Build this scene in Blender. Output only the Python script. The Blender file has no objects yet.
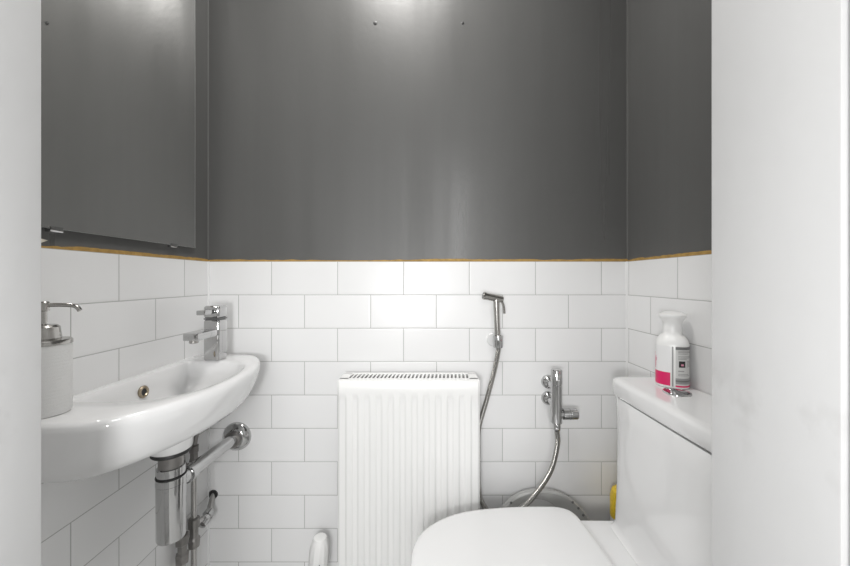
import bpy, bmesh, math, random
from mathutils import Vector, Matrix
random.seed(4)
PI = math.pi
scene = bpy.context.scene
COL = scene.collection
ZC = 1.02                       # camera height

# ------------------------------------------------------------------ camera, world, lights, exposure
cam_d = bpy.data.cameras.new('camera'); cam = bpy.data.objects.new('camera', cam_d); COL.objects.link(cam)
cam_d.sensor_width = 36; cam_d.lens = 343 / 850 * 36
cam_d.shift_x = -1 / 850; cam_d.shift_y = -3.5 / 850
cam_d.clip_start = 0.02
cam.location = (0, 0, ZC); cam.rotation_euler = (PI / 2, 0, 0)
scene.camera = cam

world = bpy.data.worlds.new('world'); scene.world = world; world.use_nodes = True
world.node_tree.nodes['Background'].inputs[0].default_value = (1, 1, 1, 1)
world.node_tree.nodes['Background'].inputs[1].default_value = 0.4

def light(name, typ, loc, power, rot=(0, 0, 0), size=None, color=(1, 1, 1), **kw):
    d = bpy.data.lights.new(name, typ); o = bpy.data.objects.new(name, d); COL.objects.link(o)
    o.location = loc; o.rotation_euler = rot; d.energy = power; d.color = color
    if typ == 'AREA' and size:
        d.shape = 'RECTANGLE' if isinstance(size, tuple) else 'DISK'
        if isinstance(size, tuple): d.size, d.size_y = size
        else: d.size = size
    elif size: d.shadow_soft_size = size
    for k, v in kw.items(): setattr(d, k, v)
    return o
# diffused flash in the hall, just behind and left of the camera
light('flash', 'AREA', (-0.12, -0.22, ZC - 0.10), 4.2, rot=(PI / 2, 0, 0), size=0.15)
# ceiling lamp of the toilet room
light('room_lamp', 'AREA', (-0.10, 0.72, 2.30), 8.5, size=0.36, color=(1, .98, .95))
# added overhead fill in the unseen hall, for bounce off its walls
light('hall_top_fill', 'AREA', (0.0, 0.03, 2.30), 4.0, size=0.3)
# added soft fill at the unseen hall end, aimed through the doorway
light('hall_end_fill', 'AREA', (0.0, -1.235, 1.30), 14.0, rot=(PI / 2, 0, 0), size=(0.8, 1.5))

vs = scene.view_settings
vs.view_transform = 'Standard'; vs.look = 'None'; vs.gamma = 1; vs.use_curve_mapping = False
vs.exposure = 0.15

# ------------------------------------------------------------------ materials
def mat(name, col, rough=.5, metal=0, spec=.5, coat=0, trans=0, ior=1.5, bump=None, tint=None):
    m = bpy.data.materials.new(name); m.use_nodes = True
    nt = m.node_tree; b = nt.nodes['Principled BSDF']
    b.inputs['Base Color'].default_value = (*col, 1); b.inputs['Roughness'].default_value = rough
    b.inputs['Metallic'].default_value = metal; b.inputs['Specular IOR Level'].default_value = spec
    b.inputs['Coat Weight'].default_value = coat; b.inputs['Coat Roughness'].default_value = .05
    b.inputs['Transmission Weight'].default_value = trans; b.inputs['IOR'].default_value = ior
    tc = nt.nodes.new('ShaderNodeTexCoord')
    # gentle irregularity so that no surface is a flat value
    sc, amt = tint or (6, .03)
    n = nt.nodes.new('ShaderNodeTexNoise'); n.inputs['Scale'].default_value = sc; n.inputs['Detail'].default_value = 4
    nt.links.new(tc.outputs['Object'], n.inputs['Vector'])
    mx = nt.nodes.new('ShaderNodeMix'); mx.data_type = 'RGBA'
    mx.inputs['A'].default_value = (*[c * (1 - amt) for c in col], 1)
    mx.inputs['B'].default_value = (*[min(1, c * (1 + amt)) for c in col], 1)
    nt.links.new(n.outputs['Fac'], mx.inputs['Factor']); nt.links.new(mx.outputs['Result'], b.inputs['Base Color'])
    if bump:
        bs, bst, bd = bump
        n2 = nt.nodes.new('ShaderNodeTexNoise'); n2.inputs['Scale'].default_value = bs; n2.inputs['Detail'].default_value = 3
        nt.links.new(tc.outputs['Object'], n2.inputs['Vector'])
        bp = nt.nodes.new('ShaderNodeBump'); bp.inputs['Strength'].default_value = bst; bp.inputs['Distance'].default_value = bd
        nt.links.new(n2.outputs['Fac'], bp.inputs['Height']); nt.links.new(bp.outputs['Normal'], b.inputs['Normal'])
    return m

TW, TH = 0.202, 0.1022           # tile module
TILE_TOP = ZC + 0.0551
def tile_mat(name, axis, joint):
    """glossy white 2:1 wall tile, half bond; joint = position along the wall of a vertical joint of the top row"""
    m = bpy.data.materials.new(name); m.use_nodes = True
    nt = m.node_tree; b = nt.nodes['Principled BSDF']; N = nt.nodes.new; L = nt.links.new
    tc = N('ShaderNodeTexCoord'); sep = N('ShaderNodeSeparateXYZ'); L(tc.outputs['Object'], sep.inputs[0])
    ax = N('ShaderNodeMath'); ax.operation = 'ADD'; L(sep.outputs[axis], ax.inputs[0])
    az = N('ShaderNodeMath'); az.operation = 'ADD'; L(sep.outputs['Z'], az.inputs[0])
    # top row is row 19 (odd: not shifted), rows below count down
    ax.inputs[1].default_value = -joint + 20 * TW
    az.inputs[1].default_value = -TILE_TOP + 20 * TH
    cb = N('ShaderNodeCombineXYZ'); L(ax.outputs[0], cb.inputs[0]); L(az.outputs[0], cb.inputs[1])
    def brick(ms, sm):
        br = N('ShaderNodeTexBrick'); L(cb.outputs[0], br.inputs['Vector'])
        br.offset = .5; br.offset_frequency = 2; br.squash = 1
        br.inputs['Scale'].default_value = 1; br.inputs['Brick Width'].default_value = TW
        br.inputs['Row Height'].default_value = TH; br.inputs['Mortar Size'].default_value = ms
        br.inputs['Mortar Smooth'].default_value = sm; br.inputs['Bias'].default_value = 0
        return br
    br = brick(.0011, .1)
    br.inputs['Color1'].default_value = (.84, .84, .84, 1); br.inputs['Color2'].default_value = (.81, .81, .81, 1)
    br.inputs['Mortar'].default_value = (.47, .47, .46, 1)
    L(br.outputs['Color'], b.inputs['Base Color'])
    b2 = brick(.005, 1)
    inv = N('ShaderNodeMath'); inv.operation = 'SUBTRACT'; inv.inputs[0].default_value = 1; L(b2.outputs['Fac'], inv.inputs[1])
    bp = N('ShaderNodeBump'); bp.inputs['Strength'].default_value = .25; bp.inputs['Distance'].default_value = .0012
    L(inv.outputs[0], bp.inputs['Height'])
    ns = N('ShaderNodeTexNoise'); ns.inputs['Scale'].default_value = 9; ns.inputs['Detail'].default_value = 1
    L(tc.outputs['Object'], ns.inputs['Vector'])
    bp2 = N('ShaderNodeBump'); bp2.inputs['Strength'].default_value = .25; bp2.inputs['Distance'].default_value = .002
    L(ns.outputs['Fac'], bp2.inputs['Height']); L(bp.outputs[0], bp2.inputs['Normal']); L(bp2.outputs[0], b.inputs['Normal'])
    rg = N('ShaderNodeMapRange'); L(br.outputs['Fac'], rg.inputs[0]); rg.inputs[3].default_value = .28; rg.inputs[4].default_value = .8
    L(rg.outputs[0], b.inputs['Roughness'])
    return m

M_PAINT = mat('charcoal satin paint', (.108, .108, .105), .36, spec=.55, bump=(60, .10, .002), tint=(3, .06))
def roller_streaks(m):
    # paint rolled on in vertical passes: the sheen varies from pass to pass
    nt = m.node_tree; b = nt.nodes['Principled BSDF']; N = nt.nodes.new; L = nt.links.new
    tc = N('ShaderNodeTexCoord'); mp = N('ShaderNodeMapping'); mp.inputs['Scale'].default_value = (9, 9, .35); L(tc.outputs['Object'], mp.inputs[0])
    n = N('ShaderNodeTexNoise'); n.inputs['Scale'].default_value = 1; n.inputs['Detail'].default_value = 3; L(mp.outputs[0], n.inputs['Vector'])
    g = N('ShaderNodeMapRange'); L(n.outputs['Fac'], g.inputs[0]); g.inputs[1].default_value = .3; g.inputs[2].default_value = .7; g.inputs[3].default_value = .26; g.inputs[4].default_value = .48
    L(g.outputs[0], b.inputs['Roughness'])
    g2 = N('ShaderNodeMapRange'); L(n.outputs['Fac'], g2.inputs[0]); g2.inputs[1].default_value = .3; g2.inputs[2].default_value = .7; g2.inputs[3].default_value = .75; g2.inputs[4].default_value = .4
    L(g2.outputs[0], b.inputs['Specular IOR Level'])
roller_streaks(M_PAINT)
M_CEIL = mat('ceiling white', (.8, .8, .8), .8)
M_HALL = mat('hall wall white', (.55, .55, .54), .7)
M_FLOOR = mat('grey floor vinyl', (.62, .62, .61), .4)
M_TAN = mat('old tan paint', (.42, .26, .075), .7, bump=(200, .6, .003), tint=(60, .5))
M_FLAKE = mat('bare plaster', (.75, .70, .60), .8)
M_CER = mat('white ceramic', (.78, .78, .78), .09, coat=.4)
M_SEAT = mat('white seat plastic', (.76, .76, .76), .22)
M_RAD = mat('white radiator enamel', (.84, .84, .83), .25)
M_RADIN = mat('radiator inner shade', (.10, .10, .10), .6)  # dark tone stands in for the shade seen through the grille slots
M_CHR = mat('chrome', (.54, .54, .54), .06, metal=1)
M_NICK = mat('brushed nickel', (.44, .43, .41), .22, metal=1)
M_DULL = mat('dull grey brass', (.30, .29, .28), .38, metal=1, bump=(120, .3, .002), tint=(40, .3))
M_PIPE = mat('dull chrome pipe', (.48, .47, .46), .22, metal=1, tint=(40, .2))
M_BLK = mat('black rubber', (.02, .02, .02), .5)
M_WPL = mat('white plastic', (.82, .82, .81), .3)
M_GPL = mat('light grey plastic', (.40, .40, .39), .4)
M_CLEAR = mat('clear plastic', (.75, .75, .75), .15)
M_LBLG = mat('label grey', (.60, .60, .59), .4)
M_LBLD = mat('label dark grey', (.16, .16, .16), .4)
M_LBLM = mat('label mid grey', (.30, .30, .30), .4)
M_INK = mat('label ink', (.02, .02, .02), .4)
M_MAG = mat('magenta print', (.68, .012, .12), .35)
M_PINK = mat('pink print', (.70, .28, .38), .4)
M_YEL = mat('yellow plastic', (.72, .50, .03), .35, bump=(150, .5, .003), tint=(160, .35))
M_MIR = mat('mirror silver', (.80, .80, .79), .03, metal=1, tint=(2, .01))
M_GEDGE = mat('mirror glass edge', (.30, .32, .31), .15)
M_BRZ = mat('aged bronze', (.32, .27, .20), .3, metal=1, tint=(300, .3))

def jamb_mat():
    m = mat('white gloss woodwork', (.57, .57, .57), .42, bump=(40, .15, .003))
    nt = m.node_tree; b = nt.nodes['Principled BSDF']; N = nt.nodes.new; L = nt.links.new
    tc = N('ShaderNodeTexCoord')
    mp = N('ShaderNodeMapping'); mp.inputs['Scale'].default_value = (9, 30, 22); L(tc.outputs['Object'], mp.inputs[0])
    n = N('ShaderNodeTexNoise'); n.inputs['Scale'].default_value = 1; n.inputs['Detail'].default_value = 5; L(mp.outputs[0], n.inputs['Vector'])
    r = N('ShaderNodeMapRange'); L(n.outputs['Fac'], r.inputs[0]); r.inputs[1].default_value = .50; r.inputs[2].default_value = .75
    # scuffs only in the band where hands and bags rub
    sp = N('ShaderNodeSeparateXYZ'); L(tc.outputs['Object'], sp.inputs[0])
    g = N('ShaderNodeMapRange'); L(sp.outputs['Z'], g.inputs[0])
    g.inputs[1].default_value = .84; g.inputs[2].default_value = .90; g.inputs[3].default_value = 0; g.inputs[4].default_value = 1
    g2 = N('ShaderNodeMapRange'); L(sp.outputs['Z'], g2.inputs[0])
    g2.inputs[1].default_value = .90; g2.inputs[2].default_value = .955; g2.inputs[3].default_value = 1; g2.inputs[4].default_value = 0
    a = N('ShaderNodeMath'); a.operation = 'MULTIPLY'; L(g.outputs[0], a.inputs[0]); L(g2.outputs[0], a.inputs[1])
    c = N('ShaderNodeMath'); c.operation = 'MULTIPLY'; L(a.outputs[0], c.inputs[0]); L(r.outputs[0], c.inputs[1])
    src = b.inputs['Base Color'].links[0].from_socket
    mx = N('ShaderNodeMix'); mx.data_type = 'RGBA'; L(c.outputs[0], mx.inputs['Factor']); L(src, mx.inputs['A'])
    mx.inputs['B'].default_value = (.44, .435, .43, 1); L(mx.outputs['Result'], b.inputs['Base Color'])
    return m
M_JAMB = jamb_mat()

# ------------------------------------------------------------------ helpers
def empty(name, loc, label, cat, group=None):
    o = bpy.data.objects.new(name, None); COL.objects.link(o); o.location = loc; o.empty_display_size = .05
    o['label'] = label; o['category'] = cat
    if group: o['group'] = group
    return o
def base_of(p):
    while p.parent: p = p.parent
    return Vector(p.location)
def obj(name, bm, m, parent=None, smooth=True, angle=35, origin=None):
    """link a bmesh in room coordinates as ONE mesh object under its thing"""
    bmesh.ops.recalc_face_normals(bm, faces=bm.faces[:])
    off = base_of(parent) if parent else Vector(origin or (0, 0, 0))
    bmesh.ops.translate(bm, verts=bm.verts[:], vec=-off)
    me = bpy.data.meshes.new(name); bm.to_mesh(me); bm.free()
    for mm in (m if isinstance(m, (list, tuple)) else [m]): me.materials.append(mm)
    if smooth:
        for p in me.polygons: p.use_smooth = True
        me.set_sharp_from_angle(angle=math.radians(angle))
    o = bpy.data.objects.new(name, me); COL.objects.link(o)
    if parent: o.parent = parent
    else: o.location = off
    return o
def tag(o, label, cat, group=None):
    o['label'] = label; o['category'] = cat
    if group: o['group'] = group
    return o
def struct(o): o['kind'] = 'structure'; return o
def box(lo, hi, bev=0, seg=2, bm=None, M=None):
    b = bmesh.new()
    bmesh.ops.create_cube(b, size=1)
    lo = Vector(lo); hi = Vector(hi); c = (lo + hi) / 2; s = hi - lo
    for v in b.verts: v.co = Vector((v.co.x * s.x, v.co.y * s.y, v.co.z * s.z)) + c
    if bev: bmesh.ops.bevel(b, geom=b.edges[:], offset=bev, segments=seg, affect='EDGES', profile=.5)
    if M: bmesh.ops.transform(b, matrix=M, verts=b.verts[:])
    return join(bm, b)
def join(bm, b):
    if bm is None: return b
    me = bpy.data.meshes.new('tmp'); b.to_mesh(me); b.free(); bm.from_mesh(me); bpy.data.meshes.remove(me)
    return bm
def loft(rings, cap0=True, cap1=True, bm=None, closed=False):
    b = bmesh.new(); vr = [[b.verts.new(p) for p in r] for r in rings]; n = len(rings[0])
    pairs = list(zip(vr[:-1], vr[1:])) + ([(vr[-1], vr[0])] if closed else [])
    for a, c in pairs:
        for i in range(n): b.faces.new((a[i], a[(i + 1) % n], c[(i + 1) % n], c[i]))
    if not closed:
        if cap0: b.faces.new(vr[0][::-1])
        if cap1: b.faces.new(vr[-1])
    return join(bm, b)
def axis_matrix(p, d, up=None):
    d = Vector(d).normalized(); q = d.to_track_quat('Z', 'Y')
    return Matrix.Translation(Vector(p)) @ q.to_matrix().to_4x4()
def lathe(prof, p=(0, 0, 0), d=(0, 0, 1), n=32, bm=None, cap0=True, cap1=True):
    """prof = [(radius, distance along d)]"""
    M = axis_matrix(p, d)
    rings = [[M @ Vector((r * math.cos(2 * PI * i / n), r * math.sin(2 * PI * i / n), h)) for i in range(n)] for r, h in prof]
    return loft(rings, cap0, cap1, bm)
def cyl(p0, p1, r, n=24, bev=.0, bm=None):
    p0 = Vector(p0); p1 = Vector(p1); L = (p1 - p0).length
    pr = [(r - bev, 0), (r, bev), (r, L - bev), (r - bev, L)] if bev else [(r, 0), (r, L)]
    return lathe(pr, p0, p1 - p0, n, bm)
def smooth_path(pts, k=10):
    pts = [Vector(p) for p in pts]; out = []
    for i in range(len(pts) - 1):
        p0 = pts[max(i - 1, 0)]; p1 = pts[i]; p2 = pts[i + 1]; p3 = pts[min(i + 2, len(pts) - 1)]
        for j in range(k):
            t = j / k
            out.append(.5 * ((2 * p1) + (p2 - p0) * t + (2 * p0 - 5 * p1 + 4 * p2 - p3) * t * t + (3 * p1 - p0 - 3 * p2 + p3) * t ** 3))
    out.append(pts[-1]); return out
def tube(pts, r, n=12, k=10, bm=None, ridge=None):
    path = smooth_path(pts, k) if k else [Vector(p) for p in pts]
    if ridge:                                   # corrugated metal hose: resample by length
        step, amp = ridge; P = [path[0]]; acc = 0
        for a, c in zip(path[:-1], path[1:]):
            L = (c - a).length; t = step - acc
            while t <= L: P.append(a.lerp(c, t / L)); t += step
            acc = L - (t - step)
        path = P
    rings = []; up = None
    for i, p in enumerate(path):
        d = (path[min(i + 1, len(path) - 1)] - path[max(i - 1, 0)]).normalized()
        if up is None: up = d.orthogonal().normalized()
        up = (up - d * up.dot(d)).normalized(); sd = d.cross(up)
        rr = r * (1 - (ridge[1] if ridge and i % 2 else 0))
        rings.append([p + (up * math.cos(2 * PI * j / n) + sd * math.sin(2 * PI * j / n)) * rr for j in range(n)])
    return loft(rings, True, True, bm)
def dshape(cy, a, vf, v0=0.0, bow=0.0, bow_a=.21, p=8, side=-1, wall=0.0, z=0, n=160, vc=None):
    """closed outline of a wall-backed D: length 2a along y about cy, from v0 to vf out of the wall plane x=wall.
    side=+1 grows to +x, -1 to -x; bow = how much the front falls back towards the ends."""
    vc = vc if vc is not None else (v0 + vf) / 2
    def front(u): return vf - bow * (u / bow_a) ** 2
    def inside(u, v):
        if v < v0: return False
        f = front(u)
        if f <= v0: return False
        return (abs(u) / a) ** p + (max(0, v - v0) / (f - v0)) ** p <= 1
    out = []
    for i in range(n):
        t = 2 * PI * i / n; lo, hi = 0, 1.0
        for _ in range(26):
            mid = (lo + hi) / 2
            if inside(mid * math.cos(t), vc + mid * math.sin(t)): lo = mid
            else: hi = mid
        out.append(Vector((wall + side * (vc + lo * math.sin(t)), cy + lo * math.cos(t), z)))
    return out
def circ(c, r, z, n, side):
    return [Vector((c[0] + side * r * math.sin(2 * PI * i / n), c[1] + r * math.cos(2 * PI * i / n), z)) for i in range(n)]
def mixr(A, B, t): return [a.lerp(b, t) for a, b in zip(A, B)]

# ------------------------------------------------------------------ the room
XL, XR, YB, YF = -0.666, 0.6156, 1.05, 0.36
H = 2.32
T = .003                               # tile stands proud of the plaster by this
OX0, OX1, YO, HD = -0.403, 0.299, 0.247, 2.04   # doorway
wb = struct(obj('wall_back', box((XL - .1, YB + T, 0), (XR + .1, YB + .1, H)), M_PAINT, smooth=False))
wl = struct(obj('wall_left', box((XL - .1, YF - .1, 0), (XL - T, YB + .1, H)), M_PAINT, smooth=False))
wr = struct(obj('wall_right', box((XR + T, YF - .1, 0), (XR + .1, YB + .1, H)), M_PAINT, smooth=False))
for wallo, lo, hi, mm in ((wb, (XL - T, YB, .0), (XR + T, YB + T + .001, TILE_TOP), tile_mat('white tile back', 'X', -0.4729)),
                          (wl, (XL - T - .001, YF, .0), (XL, YB, TILE_TOP), tile_mat('white tile left', 'Y', YB - .104)),
                          (wr, (XR, YF, .0), (XR + T + .001, YB, TILE_TOP), tile_mat('white tile right', 'Y', YB - .211))):
    o = obj('tile_cladding', box(lo, hi), mm, wallo, smooth=False)
# ragged strip of older tan paint left bare above the tiles
def ragged(p0, p1, nrm, seed):
    rnd = random.Random(seed); b = bmesh.new(); p0 = Vector(p0); p1 = Vector(p1); n = 90; h = 0.006
    lo, hi, lo2, hi2 = [], [], [], []
    for i in range(n + 1):
        p = p0.lerp(p1, i / n); h = min(.0085, max(.0035, h + rnd.uniform(-.0014, .0014)))
        for L, dz, k in ((lo, 0, 0), (hi, h, 0), (lo2, 0, 1), (hi2, h, 1)):
            L.append(b.verts.new(p + Vector((0, 0, dz)) + Vector(nrm) * .0012 * k))
    for i in range(n):
        for A, B in ((lo2, hi2), (hi, lo), (hi2, hi), (lo, lo2)): b.faces.new((A[i], A[i + 1], B[i + 1], B[i]))
    return b
struct(obj('trim_1', ragged((XL - T, YB + T, TILE_TOP), (XR + T, YB + T, TILE_TOP), (0, -1, 0), 1), M_TAN, smooth=False))
struct(obj('trim_2', ragged((XL - T, YF, TILE_TOP), (XL - T, YB, TILE_TOP), (1, 0, 0), 2), M_TAN, smooth=False))
struct(obj('trim_3', ragged((XR + T, YF, TILE_TOP), (XR + T, YB, TILE_TOP), (-1, 0, 0), 3), M_TAN, smooth=False))
M_SEAL = mat('grey painted sealant', (.17, .17, .165), .5); M_SEALW = mat('white sealant', (.84, .84, .84), .4)
k_ = 9
for x, sg in ((XL - T, 1), (XR + T, -1)):
    k_ += 1; struct(obj('trim_%d' % k_, box((min(x, x + sg * .0025), YB + T - .0025, TILE_TOP + .008), (max(x, x + sg * .0025), YB + T, H)), M_SEAL, smooth=False))
for x, sg in ((XL, 1), (XR, -1)):
    k_ += 1; struct(obj('trim_%d' % k_, box((min(x, x + sg * .004), YB - .004, 0), (max(x, x + sg * .004), YB, TILE_TOP)), M_SEALW, smooth=False))
# front wall with the doorway
fw = box((XL - .1, YO, 0), (OX0 - .028, YF, H)); box((OX1 + .028, YO, 0), (XR + .1, YF, H), bm=fw); box((OX0 - .028, YO, HD + .028), (OX1 + .028, YF, H), bm=fw)
fwo = struct(obj('wall_front', fw, M_HALL, smooth=False))
pi_ = box((XL - T, YF - .001, TILE_TOP), (OX0 - .029, YF + .001, H)); box((OX1 + .029, YF - .001, TILE_TOP), (XR + T, YF + .001, H), bm=pi_); box((OX0 - .029, YF - .001, HD + .029), (OX1 + .029, YF + .001, H), bm=pi_)
obj('painted_face', pi_, M_PAINT, fwo, smooth=False)
pi_ = box((XL, YF - .001, 0), (OX0 - .029, YF + .002, TILE_TOP)); box((OX1 + .029, YF - .001, 0), (XR, YF + .002, TILE_TOP), bm=pi_)
obj('tile_cladding', pi_, tile_mat('white tile front', 'X', -0.4), fwo, smooth=False)
struct(obj('trim_4', box((OX0 - .028, YO, 0), (OX0, YF, HD + .028), .0015), M_JAMB))
struct(obj('trim_5', box((OX1, YO, 0), (OX1 + .028, YF, HD + .028), .0015), M_JAMB))
struct(obj('trim_6', box((OX0, YO, HD), (OX1, YF, HD + .028), .0015), M_JAMB))
struct(obj('trim_7', box((OX0 - .075, YO - .018, 0), (OX0 - .006, YO, HD + .07), .003), M_JAMB))
struct(obj('trim_8', box((OX1 + .004, YO - .018, 0), (OX1 + .075, YO, HD + .07), .003), M_JAMB))
HX, HY = 0.95, -1.25
struct(obj('floor', box((-1.05, HY - .1, -.1), (1.05, YB + .1, 0)), M_FLOOR, smooth=False))
struct(obj('ceiling', box((-1.05, HY - .1, H), (1.05, YB + .1, H + .1)), M_CEIL, smooth=False))
struct(obj('wall_hall_left', box((-HX - .1, HY, 0), (-HX, YO, H)), M_HALL, smooth=False))
struct(obj('wall_hall_right', box((HX, HY, 0), (HX + .1, YO, H)), M_HALL, smooth=False))
struct(obj('wall_hall_back', box((-HX - .1, HY - .1, 0), (HX + .1, HY, H)), M_HALL, smooth=False))

# ------------------------------------------------------------------ toilet
TY = 0.695                        # its centre line
toilet = empty('toilet', (0.30, TY, 0), 'white close-coupled toilet with closed lid against the right wall', 'toilet')
def egg(x0, x1, hw, z, p=2.4, n=120, xm=None):
    """pan outline: rounded front (x0), squarer rear (x1)"""
    xm = xm if xm is not None else x0 + hw * 1.05; out = []
    for i in range(n):
        t = 2 * PI * i / n; c, s = math.cos(t), math.sin(t)
        if c < 0: x = xm - (xm - x0) * abs(c) ** (2 / p); y = hw * math.copysign(abs(s) ** (2 / p), s)
        else: q = 9; x = xm + (x1 - xm) * abs(c) ** (2 / q); y = hw * math.copysign(abs(s) ** (2 / q), s)
        out.append(Vector((x, TY + y, z)))
    return out
SZ = ZC - .600                     # deck
rings = [egg(.13, .555, .105, 0), egg(.125, .56, .11, .01), egg(.14, .56, .10, .10), egg(.12, .565, .105, .2), egg(.06, .57, .13, .29),
         egg(.00, .575, .152, .36), egg(-.018, .578, .160, .395), egg(-.020, .578, .1625, SZ - .008), egg(-.017, .577, .160, SZ - .001), egg(-.012, .575, .156, SZ)]
rings += [egg(.02, .33, .125, SZ), egg(.03, .32, .118, SZ - .02), egg(.07, .30, .09, SZ - .12), egg(.12, .27, .05, SZ - .18)]
obj('pan', loft(rings), M_CER, toilet, angle=50)
# seat ring and lid; outline as the lid is seen from above
LID = [(-.031, 0), (-.030, .03), (-.025, .055), (-.010, .088), (.014, .114), (.0425, .135), (.080, .153), (.140, .168), (.2326, .1775), (.300, .1785),
       (.330, .1775), (.350, .171), (.362, .161), (.370, .140), (.374, .10), (.378, .05), (.379, 0)]
def lid_ring(z, inset=0, sc=None):
    half = smooth_path([(x, y, 0) for x, y in LID], 5)
    full = [(p.x, p.y) for p in half] + [(p.x, -p.y) for p in half[-2:0:-1]]
    cx, hx, hy = .174, .205, .1785
    return [Vector((cx + (x - cx) * (1 - inset / hx), TY + y * (1 - inset / hy), z)) for x, y in full]
z0 = SZ + .002
obj('seat', loft([lid_ring(z0, .010), lid_ring(z0, .004), lid_ring(z0 + .009, .004), lid_ring(z0 + .010, .010),
                  lid_ring(z0 + .010, .055), lid_ring(z0, .055)], closed=True), M_SEAT, toilet)
zl = SZ + .013
obj('lid', loft([lid_ring(zl, .006), lid_ring(zl, .001), lid_ring(zl + .002, 0), lid_ring(zl + .0075, 0), lid_ring(zl + .0095, .0015), lid_ring(zl + .011, .005),
                 lid_ring(zl + .0118, .012), lid_ring(zl + .0125, .06), lid_ring(zl + .0125, .12)]), M_SEAT, toilet, angle=60)
for s in (-1, 1):
    obj('hinge', cyl((.372, TY + s * .075 - .02, SZ + .0065), (.372, TY + s * .075 + .02, SZ + .0065), .006, 16, .001), M_SEAT, toilet)
def cis(z, a, vf, bow=.003, p=16, v0=.004): return dshape(TY, a, vf, v0, bow, .17, p, -1, XR, z)
cz = ZC - .289
rings = [cis(SZ - .03, .148, .162), cis(SZ + .001, .153, .172), cis(SZ + .006, .151, .166), cis(SZ + .018, .150, .161), cis(SZ + .05, .153, .158), cis(SZ + .15, .164, .150), cis(cz - .05, .177, .1435), cis(cz - .006, .183, .1425), cis(cz - .004, .182, .1415), cis(cz - .004, .165, .115), cis(cz + .003, .160, .110)]
obj('cistern', loft(rings), M_CER, toilet, angle=50)
lz = ZC - .249
def cl(z, i, v0=.003): 
    ring = dshape(TY + .002, .193 - i, .1445 - i, v0, .002, .17, 16, -1, XR, z)
    if z < cz + .005:                 # the lid sits a little proud towards the doorway end
        for v in ring: v.z += .0035 * (TY + .19 - v.y) / .38
    return ring
obj('cistern_lid', loft([cl(cz - .0015, .003), cl(cz - .001, .001), cl(cz + .002, 0), cl(lz - .012, 0), cl(lz - .006, .0012), cl(lz - .002, .005), cl(lz - .0004, .010), cl(lz, .018)]), M_CER, toilet, angle=50)
fb = (.5507, .7525, lz)
btn = obj('flush_button', lathe([(.0265, -.002), (.0265, .002), (.0255, .0035), (.0225, .0038), (.0215, .002), (.0215, -.002)], fb, n=40), M_CHR, toilet)
for s in (-1, 1):       # two half-moon push plates
    b = bmesh.new(); lo, hi = [], []
    ang = [(-.42 + .84 * i / 14) * PI for i in range(15)]
    for a in ang:
        q = Vector((fb[0] + s * (.003 + .0172 * math.cos(a) * 1.0), fb[1] + .0195 * math.sin(a), lz))
        lo.append(b.verts.new(q)); hi.append(b.verts.new(q + Vector((0, 0, .0035))))
    m_ = len(lo)
    for i in range(m_): b.faces.new((lo[i], lo[(i + 1) % m_], hi[(i + 1) % m_], hi[i]))
    b.faces.new(hi); b.faces.new(lo[::-1])
    obj('push_plate', b, M_CHR, btn)
obj('button_recess', lathe([(.0215, .0002), (.0215, .0012)], fb, n=40), M_LBLD, btn)

# ------------------------------------------------------------------ wash basin
BY = 0.770; RZ = ZC - .220
basin = empty('wash_basin', (XL, BY, RZ - .165), 'white ceramic bow-fronted wall-hung wash basin on the left tiled wall', 'basin')
NB = 180
def bs(z, ie=0, if_=0, v0=.0, p=8): return dshape(BY, .25 - ie, .246 - if_, v0, .051, .21, p, 1, XL, z, NB, .11)
def bowl(z, a, v0, vf, bow, p=4.5): return dshape(BY + .002, a, vf, v0, bow, .15, p, 1, XL, z, NB, .11)
CB = (XL + .094, BY)
cc = lambda r, z: circ(CB, r, z, NB, 1)
rings = [cc(.030, RZ - .160), cc(.038, RZ - .160), cc(.041, RZ - .157), cc(.043, RZ - .130), cc(.048, RZ - .119),
         mixr(bs(RZ - .108, .10, .075, .0), cc(.05, RZ - .108), .35), bs(RZ - .103, .055, .070), bs(RZ - .099, .018, .050), bs(RZ - .092, .006, .034), bs(RZ - .078, .003, .021),
         bs(RZ - .055, .001, .010), bs(RZ - .030, .001, .002), bs(RZ - .016, 0, 0), bs(RZ - .007, .0008, .001), bs(RZ - .002, .004, .004), bs(RZ, .010, .010, .0),
         bowl(RZ, .158, .022, .226, .030), bowl(RZ - .0015, .155, .024, .223, .030), bowl(RZ - .006, .152, .026, .219, .030), bowl(RZ - .03, .146, .028, .208, .03),
         bowl(RZ - .055, .132, .032, .192, .03, 4), bowl(RZ - .074, .105, .040, .170, .02, 3.5), bowl(RZ - .083, .07, .052, .142, .01, 3), mixr(bowl(RZ - .086, .05, .06, .13, .0, 2), cc(.024, RZ - .086), .9)]
obj('bowl', loft(rings), M_CER, basin, angle=60)
dr = obj('drain', lathe([(.028, RZ - .0862), (.028, RZ - .0835), (.024, RZ - .083), (.021, RZ - .0845)], (CB[0], CB[1], 0), n=32), M_CHR, basin)
obj('plug', lathe([(.019, RZ - .085), (.019, RZ - .081), (.015, RZ - .079), (.005, RZ - .078)], (CB[0], CB[1], 0), n=32), M_CHR, dr)
ov = Vector((XL + .0300, BY + .002, RZ - .033))
ovf = obj('overflow', lathe([(.0075, -.002), (.0135, -.002), (.0140, .001), (.0120, .0032), (.0090, .0032), (.0075, .001)], ov, (1, 0, .06), n=32, cap0=False, cap1=False), M_BRZ, basin)
obj('overflow_hole', lathe([(.008, 0.0), (.008, .0006)], ov, (1, 0, .06), n=24), M_BLK, ovf)

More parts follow.
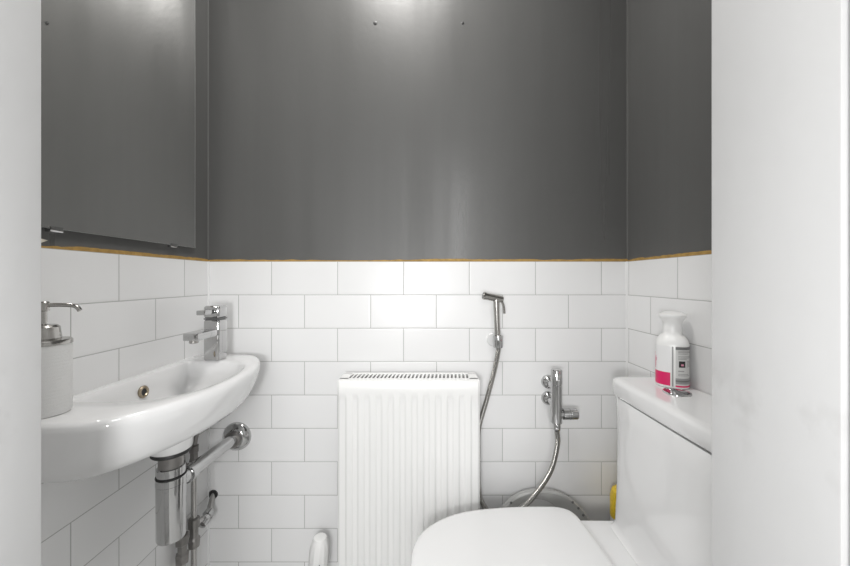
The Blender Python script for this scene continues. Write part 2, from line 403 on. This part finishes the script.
# ------------------------------------------------------------------ mixer tap on the basin
tx, ty = -0.577, 0.942
tap = empty('basin_tap', (tx, ty, RZ), 'chrome square mixer tap with flat lever at the far end of the basin', 'tap')
obj('body', box((tx - .022, ty - .022, RZ), (tx + .022, ty + .020, RZ + .112), .007, 4), M_CHR, tap)
obj('spout', box((tx - .019, ty - .102, RZ + .069), (tx + .019, ty - .012, RZ + .087), .002, M=None), M_CHR, tap)
sp = tap.children[-1]
obj('aerator', cyl((tx, ty - .090, RZ + .062), (tx, ty - .090, RZ + .071), .010, 20, .001), M_NICK, sp)
cart = obj('collar', box((tx - .0205, ty - .0205, RZ + .112), (tx + .0205, ty + .0185, RZ + .1155)), M_LBLD, tap)
hd = obj('handle', box((tx - .022, ty - .022, RZ + .1155), (tx + .022, ty + .020, RZ + .149), .007, 4), M_CHR, tap)
obj('lever', box((tx - .013, ty - .062, RZ + .128), (tx + .011, ty - .015, RZ + .140), .002), M_CHR, hd)

# ------------------------------------------------------------------ soap dispenser on the basin
sx, sy = -0.627, 0.562
soap = empty('soap_dispenser', (sx, sy, RZ), 'white textured soap dispenser with metal pump on the near end of the basin', 'soap dispenser')
sm = bpy.data.materials.new('textured white dispenser'); sm.use_nodes = True
nt = sm.node_tree; pb = nt.nodes['Principled BSDF']; pb.inputs['Base Color'].default_value = (.86, .86, .85, 1); pb.inputs['Roughness'].default_value = .35
tc = nt.nodes.new('ShaderNodeTexCoord'); wv = nt.nodes.new('ShaderNodeTexWave'); wv.bands_direction = 'Z'
wv.inputs['Scale'].default_value = 55; wv.inputs['Distortion'].default_value = 5; wv.inputs['Detail Scale'].default_value = 60
nt.links.new(tc.outputs['Object'], wv.inputs['Vector']); bp = nt.nodes.new('ShaderNodeBump'); bp.inputs['Strength'].default_value = .45; bp.inputs['Distance'].default_value = .0015
nt.links.new(wv.outputs['Fac'], bp.inputs['Height']); nt.links.new(bp.outputs[0], pb.inputs['Normal'])
obj('bottle', lathe([(.029, 0), (.033, .001), (.034, .006), (.034, .112), (.0335, .116)], (sx, sy, RZ), n=48), sm, soap)
obj('shoulder', lathe([(.0345, .114), (.0345, .119), (.033, .1215), (.018, .1225)], (sx, sy, RZ), n=48), M_NICK, soap)
pump = obj('pump', lathe([(.021, .1215), (.0215, .124), (.0195, .142), (.0160, .1455), (.006, .146), (.0045, .147), (.0045, .168), (.0075, .169), (.0078, .182), (.006, .184)], (sx, sy, RZ), n=28), M_NICK, soap)
obj('spout', tube([(sx, sy, RZ + .178), (sx + .022, sy + .006, RZ + .178), (sx + .040, sy + .011, RZ + .176), (sx + .047, sy + .013, RZ + .168)], .0035, 12), M_NICK, pump)

# ------------------------------------------------------------------ bottle trap and waste pipe below the basin
cx, cy = CB
trap = empty('bottle_trap', (cx, cy, ZC - .592), 'chrome bottle trap with waste pipe to the back wall under the basin', 'trap')
obj('washer', lathe([(.0365, ZC - .3885), (.038, ZC - .3865), (.038, ZC - .3835), (.036, ZC - .3802)], (cx, cy, 0), n=32), M_BLK, trap)
obj('tailpiece', lathe([(.022, ZC - .420), (.0240, ZC - .418), (.0240, ZC - .392), (.030, ZC - .388)], (cx, cy, 0), n=32), M_DULL, trap)
obj('nut', lathe([(.025, ZC - .436), (.0270, ZC - .4345), (.0270, ZC - .418), (.0245, ZC - .4165)], (cx, cy, 0), n=36), M_CHR, trap)
obj('seal_ring', lathe([(.027, ZC - .4405), (.0292, ZC - .4390), (.0292, ZC - .4368), (.026, ZC - .4355)], (cx, cy, 0), n=36), M_BLK, trap)
cup = obj('cup', lathe([(.023, ZC - .579), (.0265, ZC - .578), (.0280, ZC - .574), (.0284, ZC - .459), (.0284, ZC - .4555), (.0278, ZC - .455), (.0290, ZC - .4545), (.0290, ZC - .4405), (.0275, ZC - .439)], (cx, cy, 0), n=48), M_CHR, trap)
p0 = Vector((cx + .004, cy + .02, ZC - .4615)); p1 = Vector((-.5777, YB, ZC - .479)); dd = (p1 - p0).normalized()
wp = obj('waste_pipe', cyl(p0, p1, .0165, 28), M_CHR, trap)
obj('compression_nut', lathe([(.0165, .022), (.0205, .023), (.0205, .042), (.0175, .0445)], p0, dd, 28), M_CHR, wp)
obj('wall_flange', lathe([(.043, 0), (.043, .003), (.040, .010), (.030, .017), (.027, .019), (.0165, .0195)], p1, -Vector((0, 1, 0)), 36), M_CHR, trap)
obj('flange_nut', lathe([(.0175, .018), (.0245, .0185), (.0245, .030), (.021, .034), (.0172, .0345)], p1, -Vector((0, 1, 0)), 12), M_DULL, trap.children[-1])

# ------------------------------------------------------------------ supply pipes in the corner
def supply(x, y, zt, label, name='supply_pipe'):
    e = empty(name, (x, y, 0), label, 'pipe', None)
    obj('riser', cyl((x, y, 0), (x, y, zt), .0075, 18), M_PIPE, e)
    return e
ax_, ay_ = -.645, .9536
A = supply(ax_, ay_, ZC - .52, 'chrome supply pipe nearer the back wall with branch into the corner, under basin')
b = lathe([(.008, ZC - .52), (.0125, ZC - .518), (.0125, ZC - .500), (.0105, ZC - .498), (.0105, ZC - .480), (.0125, ZC - .478), (.0125, ZC - .462), (.008, ZC - .460)], (ax_, ay_, 0), n=6)
obj('compression_joint', b, M_DULL, A)
obj('flexible_tail', tube([(ax_, ay_, ZC - .462), (ax_ + .006, ay_, ZC - .43), (ax_ + .022, ay_ - .003, ZC - .395), (tx - .018, ty + .004, ZC - .35), (tx - .012, ty, ZC - .318)], .0075, 12, ridge=(.0022, .1)), M_DULL, A)
tee = lathe([(.0075, ZC - .745), (.0135, ZC - .742), (.0150, ZC - .720), (.0105, ZC - .714), (.0105, ZC - .690), (.0140, ZC - .688), (.0140, ZC - .664), (.0075, ZC - .660)], (ax_, ay_, 0), n=14)
obj('tee', tee, M_DULL, A)
br_ = obj('branch_pipe', tube([(-.6505, YB + .002, ZC - .657), (-.645, 1.03, ZC - .668), (-.636, .998, ZC - .688), (-.640, .975, ZC - .685), (ax_, ay_, ZC - .680)], .0075, 14, 6), M_PIPE, A)
el = lathe([(.008, -.022), (.0140, -.020), (.0150, -.006), (.0115, -.004), (.0115, .004), (.0150, .006), (.0140, .020), (.008, .022)], (-.6375, 0.993, ZC - .690), (.1, .8, .3), 14)
obj('isolating_valve', el, M_CHR, br_)
obj('pipe_collar', lathe([(.0135, 0), (.0135, .003), (.009, .004)], (-.6505, YB, ZC - .657), (0, -1, 0), 20), M_BLK, A)
bx_, by_ = -.645, .908
B = supply(bx_, by_, ZC - .50, 'chrome supply pipe nearer the doorway, behind the chrome bottle trap')
obj('compression_joint', lathe([(.008, ZC - .752), (.0155, ZC - .748), (.0165, ZC - .726), (.0115, ZC - .722), (.0115, ZC - .702), (.0165, ZC - .698), (.0160, ZC - .676), (.008, ZC - .672)], (bx_, by_, 0), n=6), M_DULL, B)
obj('coupling', lathe([(.008, ZC - .52), (.0115, ZC - .518), (.0115, ZC - .49), (.008, ZC - .488)], (bx_, by_, 0), n=6), M_DULL, B)
obj('flexible_tail', tube([(bx_, by_, ZC - .49), (bx_, by_, ZC - .44), (bx_ + .02, by_ + .01, ZC - .38), (tx + .006, ty - .006, ZC - .34), (tx + .012, ty, ZC - .318)], .0075, 12, ridge=(.0022, .1)), M_DULL, B)

# ------------------------------------------------------------------ radiator
rx0, rx1 = -0.0475 - .1975, -0.0475 + .1965
rzt = ZC - .280; rzb = rzt - .60; rf, rb = .944, 1.030
rad = empty('radiator', (-.0473, .99, rzb), 'white panel radiator with vertical ribs and slotted top grille on the back wall', 'radiator')
# front panel: pressed vertical flutes
b = bmesh.new()
nx, zs = 240, [0, .006, .03, .036, .042, .048, .056, .2, .4, .544, .552, .558, .564, .57, .594, .600]
W = rx1 - rx0; grid = []
def sstep(a, c, t): t = max(0, min(1, (t - a) / (c - a))); return t * t * (3 - 2 * t)
for zz in zs:
    row = []
    for i in range(nx + 1):
        u = i / nx; x = rx0 + u * W
        ph = (x - (rx0 + .0165)) / ((W - .033) / 11)           # 11 flutes
        k = (.5 - .5 * math.cos(2 * PI * ph)) if 0 <= ph <= 11 else 0
        k = sstep(.12, .75, k)
        ramp = sstep(.034, .054, zz) * sstep(.034, .054, .6 - zz)
        edge = sstep(0, .006, zz) * sstep(0, .006, .6 - zz) * sstep(0, .006, x - rx0) * sstep(0, .006, rx1 - x)
        row.append(b.verts.new((x, rf + .004 * (1 - edge) + .0038 * (1 - k) * ramp, rzb + zz)))
    grid.append(row)
for r0, r1 in zip(grid[:-1], grid[1:]):
    for i in range(nx): b.faces.new((r0[i], r0[i + 1], r1[i + 1], r1[i]))
# rim folded back
bd = [v for v in grid[0]] + [r[-1] for r in grid[1:]] + grid[-1][-2::-1] + [r[0] for r in grid[-2:0:-1]]
bk = [b.verts.new((v.co.x, rf + .014, v.co.z)) for v in bd]
for i in range(len(bd)):
    j = (i + 1) % len(bd); b.faces.new((bd[i], bd[j], bk[j], bk[i]))
obj('front_panel', b, M_RAD, rad, angle=50)
obj('back_panel', box((rx0 + .004, rb - .012, rzb), (rx1 - .004, rb, rzt - .004), .002), M_RAD, rad)
for x in (rx0, rx1 - .003):
    obj('side_panel', box((x, rf + .012, rzb + .01), (x + .003, rb, rzt - .001), .001), M_RAD, rad)
# top grille: frame with slanting bars
g = box((rx0 + .002, rf + .008, rzt - .004), (rx1 - .002, rf + .028, rzt + .001), .0008)
box((rx0 + .002, rb - .014, rzt - .004), (rx1 - .002, rb + .001, rzt + .001), .0008, bm=g)
box((rx0 + .002, rf + .02, rzt - .004), (rx0 + .026, rb - .01, rzt + .001), bm=g); box((rx1 - .026, rf + .02, rzt - .004), (rx1 - .002, rb - .01, rzt + .001), bm=g)
n = 31
for i in range(n + 1):
    x = rx0 + .024 + (W - .048) * i / n
    y0, y1 = rf + .026, rb - .012; sl = .004; w = .0026
    q = [(x - w - sl / 2, y0), (x + w - sl / 2, y0), (x + w + sl / 2, y1), (x - w + sl / 2, y1)]
    bb = bmesh.new(); lo = [bb.verts.new((a, c, rzt - .003)) for a, c in q]; hi = [bb.verts.new((a, c, rzt + .0005)) for a, c in q]
    bb.faces.new(hi); bb.faces.new(lo[::-1])
    for k in range(4): bb.faces.new((lo[k], lo[(k + 1) % 4], hi[(k + 1) % 4], hi[k]))
    join(g, bb)
obj('top_grille', g, M_RAD, rad, smooth=False)
fins = bmesh.new()
for i in range(26):
    x = rx0 + .02 + (W - .04) * i / 25
    box((x - .001, rf + .020, rzb + .02), (x + .001, rb - .016, rzt - .035), bm=fins)
obj('convector_fins', fins, M_RADIN, rad, smooth=False)
for x in (-.16, .066):
    obj('wall_bracket', box((x - .015, rb - .002, rzb + .05), (x + .015, YB + .0005, rzb + .55), .001), M_RAD, rad)
# thermostatic valve
vx, vy = -.307, .985
val = empty('radiator_valve', (vx, vy, 0), 'white thermostatic valve head beside the lower left corner of the radiator', 'valve')
prof = [(.012, ZC - .848), (.0175, ZC - .845), (.0205, ZC - .835), (.0212, ZC - .82), (.0220, ZC - .79), (.0205, ZC - .765), (.0175, ZC - .752), (.0150, ZC - .744), (.0135, ZC - .7395), (.010, ZC - .738)]
n = 48; rings = []
for r, z in prof:
    flut = .06 if ZC - .84 < z < ZC - .76 else 0
    r *= 1.3
    rings.append([Vector((vx + r * (1 - flut * (.5 + .5 * math.cos(12 * 2 * PI * i / n))) * math.cos(2 * PI * i / n) + (z - ZC + .79) * .06, vy + r * (1 - flut * (.5 + .5 * math.cos(12 * 2 * PI * i / n))) * math.sin(2 * PI * i / n), z)) for i in range(n)])
hdv = obj('head', loft(rings), M_WPL, val)
mk = bmesh.new()
for i, (dx, dz) in enumerate(((-.004, -.812), (.003, -.806), (.009, -.800), (.001, -.815), (.006, -.818))):
    box((vx + dx - .0012, vy - .0290, ZC + dz - .0016), (vx + dx + .0012, vy - .0250, ZC + dz + .0016), bm=mk)
obj('setting_marks', mk, M_LBLD, hdv, smooth=False)
obj('body', cyl((vx, vy, ZC - .885), (vx, vy, ZC - .846), .012, 20, .001), M_CHR, val)
obj('tail', cyl((vx, vy, ZC - .868), (rx0 + .006, vy, ZC - .868), .009, 18), M_CHR, val)
obj('pipe', cyl((vx, vy, 0), (vx, vy, ZC - .884), .0075, 16), M_PIPE, val)

# ------------------------------------------------------------------ bidet spray: handset, holder, hose, mixer
hx, hy = .2085, 1.012
spray = empty('hand_sprayer', (hx, hy, ZC - .205), 'brushed metal hand sprayer with trigger hanging above the radiator end', 'sprayer')
top = Vector((hx - .004, hy - .002, ZC - .056))
obj('grip', lathe([(.0085, 0), (.0088, .004), (.0085, .06), (.0085, .10), (.0092, .145)], (hx + .004, hy, ZC - .198), (-.045, -.02, 1), 24), M_NICK, spray)
obj('spray_head', lathe([(.0100, 0), (.0115, .0015), (.0115, .008), (.0105, .010), (.0103, .055), (.009, .060), (.006, .0615)], (hx - .041, hy - .004, ZC - .047), (.96, .05, -.20), 24), M_NICK, spray)
obj('nozzle_face', lathe([(.009, -.0006), (.009, .001)], (hx - .041, hy - .004, ZC - .047), (.96, .05, -.20), 20), M_LBLD, spray.children[-1])
obj('trigger', tube([(hx + .014, hy - .003, ZC - .062), (hx + .020, hy - .004, ZC - .080), (hx + .022, hy - .004, ZC - .100)], .0035, 10, 5), M_NICK, spray)
hold = empty('sprayer_holder', (hx, YB, ZC - .19), 'small clear and chrome wall holder carrying the hand sprayer', 'holder')
obj('wall_plate', lathe([(.021, 0), (.021, .004), (.018, .007)], (hx - .002, YB, ZC - .183), (0, -1, 0), 32), M_CLEAR, hold)
obj('arm', box((hx - .006, hy + .008, ZC - .193), (hx + .006, YB - .002, ZC - .173), .002), M_CHR, hold)
rngs = []
obj('cradle', loft([[Vector((hx + .004 + r * math.cos(2 * PI * i / 28), hy + r * math.sin(2 * PI * i / 28), z)) for i in range(28)] for r, z in
     ((.0095, ZC - .165), (.0145, ZC - .165), (.0150, ZC - .168), (.0150, ZC - .196), (.0140, ZC - .200), (.0092, ZC - .200))], closed=True), M_CHR, hold)

mx_, my_ = .3767, .990
mixer = empty('spray_mixer', (mx_, YB, ZC - .35), 'chrome vertical bar mixer valve for the hand sprayer beside the toilet cistern', 'mixer valve')
obj('bar', lathe([(.0140, ZC - .414), (.0155, ZC - .412), (.0155, ZC - .305), (.0147, ZC - .304), (.0147, ZC - .3025), (.0158, ZC - .3015), (.0158, ZC - .262), (.0140, ZC - .259)], (mx_, my_, 0), n=32), M_CHR, mixer)
obj('temperature_stop', cyl((mx_ + .006, my_ - .0125, ZC - .277), (mx_ + .006, my_ - .016, ZC - .277), .003, 12), M_NICK, mixer.children[-1])
hdm = obj('flow_handle', lathe([(.0110, .010), (.0110, .017), (.0160, .018), (.0160, .057), (.0145, .059)], (mx_, my_, ZC - .388), (1, 0, 0), 28), M_CHR, mixer)
obj('handle_lines', lathe([(.0162, .036), (.0162, .0375)], (mx_, my_, ZC - .388), (1, 0, 0), 28), M_LBLD, hdm)
for z in (ZC - .312, ZC - .362):
    fl = obj('wall_rosette', lathe([(.0205, 0), (.0205, .004), (.0185, .010), (.013, .015), (.0095, .017), (.0095, .052)], (mx_ - .004, YB, z), (0, -1, 0), 32), M_CHR, mixer)
obj('outlet_nut', lathe([(.0075, ZC - .436), (.0098, ZC - .433), (.0105, ZC - .425), (.0098, ZC - .417), (.008, ZC - .413)], (mx_ + .001, my_, 0), n=20), M_CHR, mixer)

hose = tube([(mx_ + .001, my_, ZC - .437), (mx_ + .001, my_ - .004, ZC - .475), (mx_ - .022, my_ - .014, ZC - .545), (mx_ - .068, my_ - .018, ZC - .61), (mx_ - .118, my_ - .018, ZC - .660),
             (mx_ - .158, my_ - .010, ZC - .690), (.190, .998, ZC - .684), (.168, 1.018, ZC - .664), (.159, 1.034, ZC - .632), (.1575, 1.038, ZC - .58), (.1575, 1.038, ZC - .52),
             (.160, 1.037, ZC - .45), (.182, 1.028, ZC - .36), (.203, 1.018, ZC - .27), (hx + .004, hy, ZC - .215), (hx + .005, hy, ZC - .201)], .0075, 14, 14, ridge=(.0018, .13))
tag(obj('shower_hose', hose, M_NICK, origin=(.30, 1.0, ZC - .6)), 'corrugated metal hose looping from the bar mixer to the hand sprayer', 'hose')

# ------------------------------------------------------------------ plastic ring standing behind the toilet
ry = 1.010
def oval(cx, cz, hw, hh, y, n=72, p=2.2):
    return [Vector((cx + hw * math.copysign(abs(math.cos(t)) ** (2 / p), math.cos(t)), y + (cz - .2) * 0 , cz + hh * math.copysign(abs(math.sin(t)) ** (2 / p), math.sin(t)))) for t in [2 * PI * i / n for i in range(n)]]
def lean(r): return [Vector((v.x, v.y + (v.z - .41) * .10, v.z)) for v in r]
ro = lambda y, i=0: lean(oval(.338, .2015, .166 - i, .2015 - i, y))
ri = lambda y, i=0: lean(oval(.322, .2015 + .004, .104 + i, .174 + i, y))
rb_ = loft([ro(ry + .012, .004), ro(ry, .004), ro(ry - .006), ro(ry - .010, .004), ri(ry - .010, .002), ri(ry - .006), ri(ry + .0, .004), ri(ry + .012, .004)], closed=True)
ring = obj('seat_ring', rb_, M_GPL, origin=(.342, ry, 0)); tag(ring, 'light grey oval plastic ring with small holes standing behind the toilet', 'toilet seat')
for k, (hx_, hz_) in enumerate(((.426, .373), (.442, .357), (.455, .338), (.464, .318), (.247, .372), (.236, .352))):
    y = ry - .0104 + (hz_ - .41) * .10
    obj('hole', lathe([(.0036, 0), (.0036, .0006)], (hx_, y + .0002, hz_), (0, -1, .1), 14), M_LBLD, ring)

# yellow bottle behind the cistern
yx, yy = .566, .975
yb = empty('cleaner_bottle', (yx, yy, 0), 'yellow bottle tucked in the corner behind the toilet cistern', 'bottle')
obj('body', lathe([(.034, 0), (.038, .004), (.038, .30), (.036, .32)], (yx, yy, 0), n=36), M_CLEAR, yb)
obj('sleeve', lathe([(.0385, .345), (.0385, .40), (.034, .417), (.022, .427), (.012, .429)], (yx, yy, 0), n=36), M_YEL, yb)
obj('neck', lathe([(.036, .318), (.0375, .325), (.0375, .346)], (yx, yy, 0), n=36), M_CLEAR, yb)

# ------------------------------------------------------------------ white bottle on the cistern
bx, by = .580, .808; bz = lz
bot = empty('detergent_bottle', (bx, by, bz), 'white bottle with magenta label and flared cap on the cistern lid', 'bottle')
ang = math.atan2(.80, .60)
ca, sa = math.cos(ang), math.sin(ang)
def boval(a, c, z, n=72, p=2.6, dx=0):
    out = []
    for i in range(n):
        t = 2 * PI * i / n
        u = a * math.copysign(abs(math.cos(t)) ** (2 / p), math.cos(t)) + dx; v = c * math.copysign(abs(math.sin(t)) ** (2 / p), math.sin(t))
        out.append(Vector((bx + u * ca - v * sa, by + u * sa + v * ca, bz + z)))
    return out
RA, RC = .0315, .0325
obj('body', loft([boval(RA - .004, RC - .004, 0), boval(RA - .001, RC - .001, .001), boval(RA, RC, .004), boval(RA, RC, .098), boval(RA - .001, RC - .001, .104), boval(RA - .005, RC - .004, .111),
                  boval(RA - .009, RC - .008, .117), boval(.019, .018, .122), boval(.0190, .0190, .127, p=2), boval(.0180, .0180, .133, p=2)]), M_WPL, bot, angle=50)
obj('cap', loft([boval(.0190, .0190, .131, p=2), boval(.0185, .0185, .140, p=2), boval(.019, .0195, .150, p=2), boval(.024, .0255, .159, p=2), boval(.0265, .0275, .1635, p=2), boval(.0260, .0270, .167, p=2), boval(.016, .016, .173, p=2), boval(.006, .006, .1740, p=2)]), M_WPL, bot, angle=50)
N_ = 144
def shell(i0, i1, z0, z1, off, bm=None):
    """patch of label following the bottle wall"""
    r0 = boval(RA + off, RC + off, z0, N_); r1 = boval(RA + off, RC + off, z1, N_); q0 = boval(RA - .001, RC - .001, z0, N_); q1 = boval(RA - .001, RC - .001, z1, N_)
    b = bmesh.new(); idx = list(range(i0, i1 + 1)); m_ = len(idx)
    V = [[b.verts.new(r[i % N_]) for i in idx] for r in (r0, r1, q1, q0)]
    for A_, B_ in ((0, 1), (1, 2), (2, 3), (3, 0)):
        for k in range(m_ - 1): b.faces.new((V[A_][k], V[A_][k + 1], V[B_][k + 1], V[B_][k]))
    b.faces.new([V[k][0] for k in range(4)]); b.faces.new([V[k][-1] for k in (3, 2, 1, 0)])
    return join(bm, b)
# index 72 faces the viewer's side (narrow edge); 36 is the left face, 108 the right face
LEFT, RIGHT = (26, 71), (75, 118)
fl = obj('front_label', shell(LEFT[0], LEFT[1], .005, .096, .0003), mat('label white', (.78, .78, .78), .35), bot)
obj('magenta_band', shell(LEFT[0], LEFT[1], .006, .036, .0006), M_MAG, fl)
pk = shell(40, 44, .040, .064, .0006); shell(44, 46, .046, .070, .0006, pk); shell(38, 40, .052, .078, .0006, pk); shell(46, 48, .058, .066, .0006, pk)
obj('pink_print', pk, M_PINK, fl)
bl = obj('back_label', shell(RIGHT[0], RIGHT[1], .005, .096, .0003), M_LBLG, bot)
obj('seam_strip', shell(72, 73, .005, .096, .0004), M_LBLM, bot)
obj('header_band', shell(RIGHT[0], RIGHT[1], .0895, .096, .0006), M_LBLD, bl)
tx_ = shell(78, 104, .0830, .0845, .0006)
for z0_, i1_ in ((.0860, 100), (.0800, 96), (.0740, 104), (.0710, 103), (.0680, 92), (.0340, 96), (.0310, 100)):
    shell(78, i1_, z0_, z0_ + .0011, .0006, tx_)
for z0_ in (.063, .060, .057, .054, .051): shell(93, 103, z0_, z0_ + .0012, .0006, tx_)
shell(78, 87, .0405, .0425, .0006, tx_)
obj('print_lines', tx_, M_LBLM, bl)
hs = obj('warning_square', shell(79, 89, .050, .064, .0007), M_INK, bl)
obj('square_mark', shell(82, 86, .0535, .0575, .0009), M_PINK, hs)
obj('grey_band', shell(RIGHT[0], RIGHT[1], .012, .025, .0006), M_LBLM, bl)
obj('dark_line', shell(RIGHT[0], RIGHT[1], .017, .0205, .0008), M_LBLD, bl)
obj('magenta_band', shell(RIGHT[0], RIGHT[1], .005, .0085, .0006), M_MAG, bl)

# ------------------------------------------------------------------ mirror on the left wall
mz0, my0, my1 = ZC + .090, .38, .984
mir = empty('wall_mirror', (XL, (my0 + my1) / 2, mz0), 'large frameless mirror held by small clips on the dark left wall', 'mirror')
xm0, xm1 = XL - T + .003, XL + .006
obj('backing', box((xm0, my0, mz0), (xm1 - .0012, my1, mz0 + .95)), M_GEDGE, mir, smooth=False)
b = bmesh.new(); bv = .004
o_ = [(xm1 - .0012, my0, mz0), (xm1 - .0012, my1, mz0), (xm1 - .0012, my1, mz0 + .95), (xm1 - .0012, my0, mz0 + .95)]
i_ = [(xm1, my0 + bv, mz0 + .0004), (xm1, my1 - bv, mz0 + .0004), (xm1, my1 - bv, mz0 + .95 - bv), (xm1, my0 + bv, mz0 + .95 - bv)]
O = [b.verts.new(v) for v in o_]; I = [b.verts.new(v) for v in i_]
b.faces.new(I)
gl = obj('glass', b, M_MIR, mir, smooth=False)
b = bmesh.new(); O = [b.verts.new(v) for v in o_]; I = [b.verts.new(v) for v in i_]
for k in range(4): b.faces.new((O[k], O[(k + 1) % 4], I[(k + 1) % 4], I[k]))
obj('ground_edge', b, mat('ground mirror edge', (.34, .345, .34), .35), gl, smooth=False)
for y in (.612, .898):
    obj('clip', box((XL - T, y - .011, mz0 - .006), (xm1 + .002, y + .011, mz0 + .004), .0012), M_CHR, mir)
# flake of paint missing by the doorway, at the foot of the dark wall
b = bmesh.new()
pts = [(.545, .004), (.588, .0045), (.594, .008), (.606, .014), (.598, .0155), (.58, .0175), (.545, .018)]
f0 = [b.verts.new((XL - T + .0012, y, TILE_TOP + z)) for y, z in pts]; f1 = [b.verts.new((XL - T + .0002, y, TILE_TOP + z)) for y, z in pts]
b.faces.new(f0); b.faces.new(f1[::-1])
for k in range(len(pts)): b.faces.new((f0[k], f0[(k + 1) % len(pts)], f1[(k + 1) % len(pts)], f1[k]))
struct(obj('trim_9', b, M_FLAKE, smooth=False))
# two old fixing holes high on the back wall
for x, s in ((-.156, 1.0), (.113, .7)):
    o = obj('wall_plug', lathe([(.0055 * s, 0), (.0055 * s, .0012), (.004 * s, .0016)], (x, YB + T, ZC + .787), (0, -1, 0), 10), M_INK, origin=(x, YB + T, ZC + .787))
    tag(o, 'left of the two old fixing marks high on the dark wall' if s == 1 else 'smaller right one of two fixing marks high on the dark wall', 'wall plug', 'old fixing marks on the dark wall')
